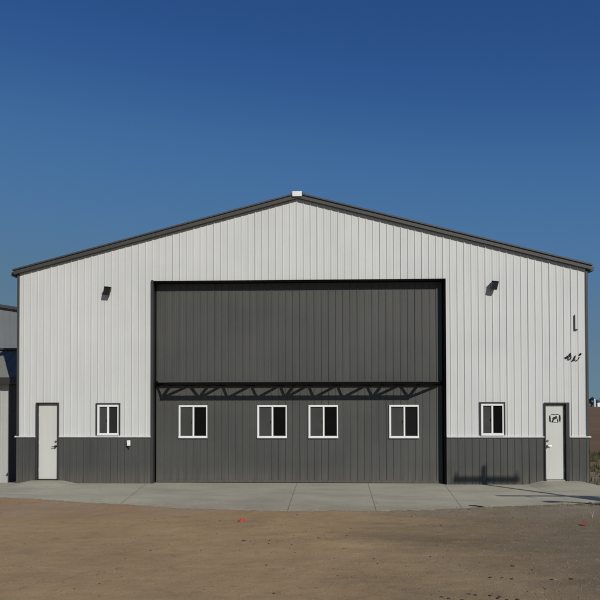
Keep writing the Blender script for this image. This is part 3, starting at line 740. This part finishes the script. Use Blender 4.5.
# ------------------------------------------------------------------ horizon at the right
def tree(x, y, h, w, label, seed):
    rnd = random.Random(seed)
    t = empty('tree', (x, y, -0.05)); tag(t, label, 'tree', 'dark trees on the horizon')
    mb = MB(); mb.tube([(0, 0, 0), (0.05, 0, h * .3), (0.0, 0.05, h * .6)], 0.1, 8, radii=[h * .045, h * .03, h * .012])
    for k in range(6):
        a = k * 1.1 + rnd.random(); mb.tube([(0, 0, h * .2 + k * .03 * h), (math.cos(a) * w * .2, math.sin(a) * w * .2, h * (.42 + .05 * k)), (math.cos(a) * w * .36, math.sin(a) * w * .36, h * (.55 + .05 * k))], 0.05, 5, radii=[h * .018, h * .011, h * .004])
    mb.build('trunk', 'bark', t)
    mb = MB(); lobes = [(rnd.uniform(-.32, .32) * w, rnd.uniform(-.32, .32) * w, h * rnd.uniform(.25, .82), rnd.uniform(.16, .28) * w) for _ in range(11)]
    for _ in range(1500):
        lx, ly, lz, lr = rnd.choice(lobes); d = Vector((rnd.gauss(0, 1), rnd.gauss(0, 1), rnd.gauss(0, .8))).normalized() * lr * rnd.random() ** .4
        c = Vector((lx, ly, max(lz, lr * .6))) + d; s = rnd.uniform(.09, .2) * (h / 5)
        u = Vector((rnd.gauss(0, 1), rnd.gauss(0, 1), rnd.gauss(0, 1))).normalized(); v_ = u.orthogonal().normalized()
        mb.quad(*[tuple(c + u * a * s + v_ * b * s * .7) for a, b in ((-1, -.6), (1, -1), (.8, .9), (-.9, 1))])
    mb.build('crown', 'leaf', t, fix=False)
tree(250.7, 598, 9.0, 5.0, 'dark round tree on the horizon just past the hangar corner', 1)
tree(257.9, 606, 6.6, 6.0, 'low dark bushy tree on the horizon behind the white tank', 2)
tree(263.0, 604, 8.0, 7.0, 'dark tree on the horizon right beside the white farm shed', 3)
tree(284.0, 600, 9.5, 9.0, 'dark tree on the horizon farthest right of all', 4)
t = empty('storage_tank', (248.2, 585, -0.05)); tag(t, 'narrow upright white tank on the horizon between dark trees', 'tank')
mb = MB(); mb.tube([(0, 0, 0), (0, 0, 5.6), (0, 0, 6.3), (0, 0, 6.6)], 0.4, 20, radii=[.75, .75, .55, .12]); mb.build('shell', 'tank', t)
mb = MB(); mb.tube([(0.80, -.2, 0.1), (0.80, -.2, 5.4)], 0.03, 6); mb.tube([(0.80, -.65, 0.1), (0.80, -.65, 5.4)], 0.03, 6)
for k in range(17): mb.tube([(0.80, -.2, 0.4 + k * .3), (0.80, -.65, 0.4 + k * .3)], 0.02, 5)
mb.build('ladder', 'metal', t)
t = empty('farm_shed', (254.6, 585, -0.05)); tag(t, 'tiny white farm shed on the horizon at the right edge', 'farm shed')
mb = MB(); mb.prism([(-4, 0), (4, 0), (4, 3.2), (0, 4.4), (-4, 3.2)], 0, 9); mb.build('wall', 'tank', t)
mb = MB(); mb.prism([(-4.3, 3.15), (0, 4.41), (4.3, 3.15), (4.3, 3.35), (0, 4.65), (-4.3, 3.35)], -0.2, 9.3); mb.build('roof', 'roof', t)
mb = MB(); mb.box(-1.2, 1.2, -0.06, -0.002, 0.02, 2.4); mb.build('door', 'shed_trim', t)

# ------------------------------------------------------------------ light, sky, camera
world = bpy.data.worlds.new('World'); scene.world = world; world.use_nodes = True
nt = world.node_tree; bg = nt.nodes['Background']
sky = nt.nodes.new('ShaderNodeTexSky'); sky.sky_type = 'NISHITA'; sky.sun_disc = False
sky.sun_elevation = EL; sky.sun_rotation = R(150)
sky.altitude = 3000; sky.air_density = 1.0; sky.dust_density = 0.0; sky.ozone_density = 8.0
# clear, slightly dusty autumn air: the horizon band stays greyer and dimmer than the model's
k1 = nt.nodes.new('ShaderNodeVectorMath'); k1.operation = 'SCALE'; k1.inputs[3].default_value = 0.075
cv = nt.nodes.new('ShaderNodeRGBCurve'); k2 = nt.nodes.new('ShaderNodeVectorMath'); k2.operation = 'SCALE'; k2.inputs[3].default_value = 10.0
def curve(i, pts):
    c = cv.mapping.curves[i]
    while len(c.points) < len(pts): c.points.new(0.5, 0.5)
    for p, (x, y) in zip(c.points, pts): p.location = (x, y)
curve(0, [(0, 0), (0.035, 0.023), (0.061, 0.060), (0.14, 0.105), (0.3, 0.125), (1, 0.15)])
curve(1, [(0, 0), (0.081, 0.079), (0.139, 0.158), (0.30, 0.195), (0.6, 0.23), (1, 0.25)])
curve(2, [(0, 0), (0.20, 0.243), (0.33, 0.340), (0.59, 0.29), (0.8, 0.29), (1, 0.29)])
cv.mapping.update()
nt.links.new(sky.outputs[0], k1.inputs[0]); nt.links.new(k1.outputs[0], cv.inputs['Color']); nt.links.new(cv.outputs[0], k2.inputs[0])
nt.links.new(k2.outputs[0], bg.inputs[0]); bg.inputs[1].default_value = 0.1
sl = bpy.data.lights.new('sun', 'SUN'); sl.energy = 3.5; sl.angle = R(0.53); sl.color = (1.0, 0.965, 0.90)
so = bpy.data.objects.new('sun', sl); col.objects.link(so)
d = Vector((-math.sin(AZ) * math.cos(EL), math.cos(AZ) * math.cos(EL), -math.sin(EL)))
so.rotation_euler = d.to_track_quat('-Z', 'Y').to_euler(); so.location = (10, -18, 14)

cam = bpy.data.cameras.new('camera'); co = bpy.data.objects.new('camera', cam); col.objects.link(co); scene.camera = co
cam.lens = 42.0; cam.sensor_width = 36; cam.clip_end = 9000; cam.clip_start = 0.1
yaw, pitch, roll = -0.0393, R(1.0), -0.0014
fw = Vector((math.sin(yaw) * math.cos(pitch), math.cos(yaw) * math.cos(pitch), math.sin(pitch)))
r = fw.cross(Vector((0, 0, 1))).normalized(); u = r.cross(fw)
r2 = r * math.cos(roll) + u * math.sin(roll); u2 = u * math.cos(roll) - r * math.sin(roll)
mat = Matrix((r2, u2, -fw)).transposed().to_4x4(); mat.translation = Vector((0.1216, -20, 2.2614)); co.matrix_world = mat
cam.shift_x = 25.1531 / 600; cam.shift_y = 92.3012 / 600

vs = scene.view_settings; vs.view_transform = 'Standard'; vs.look = 'None'; vs.exposure = 0; vs.gamma = 1; vs.use_curve_mapping = False
scene.render.engine = 'CYCLES'
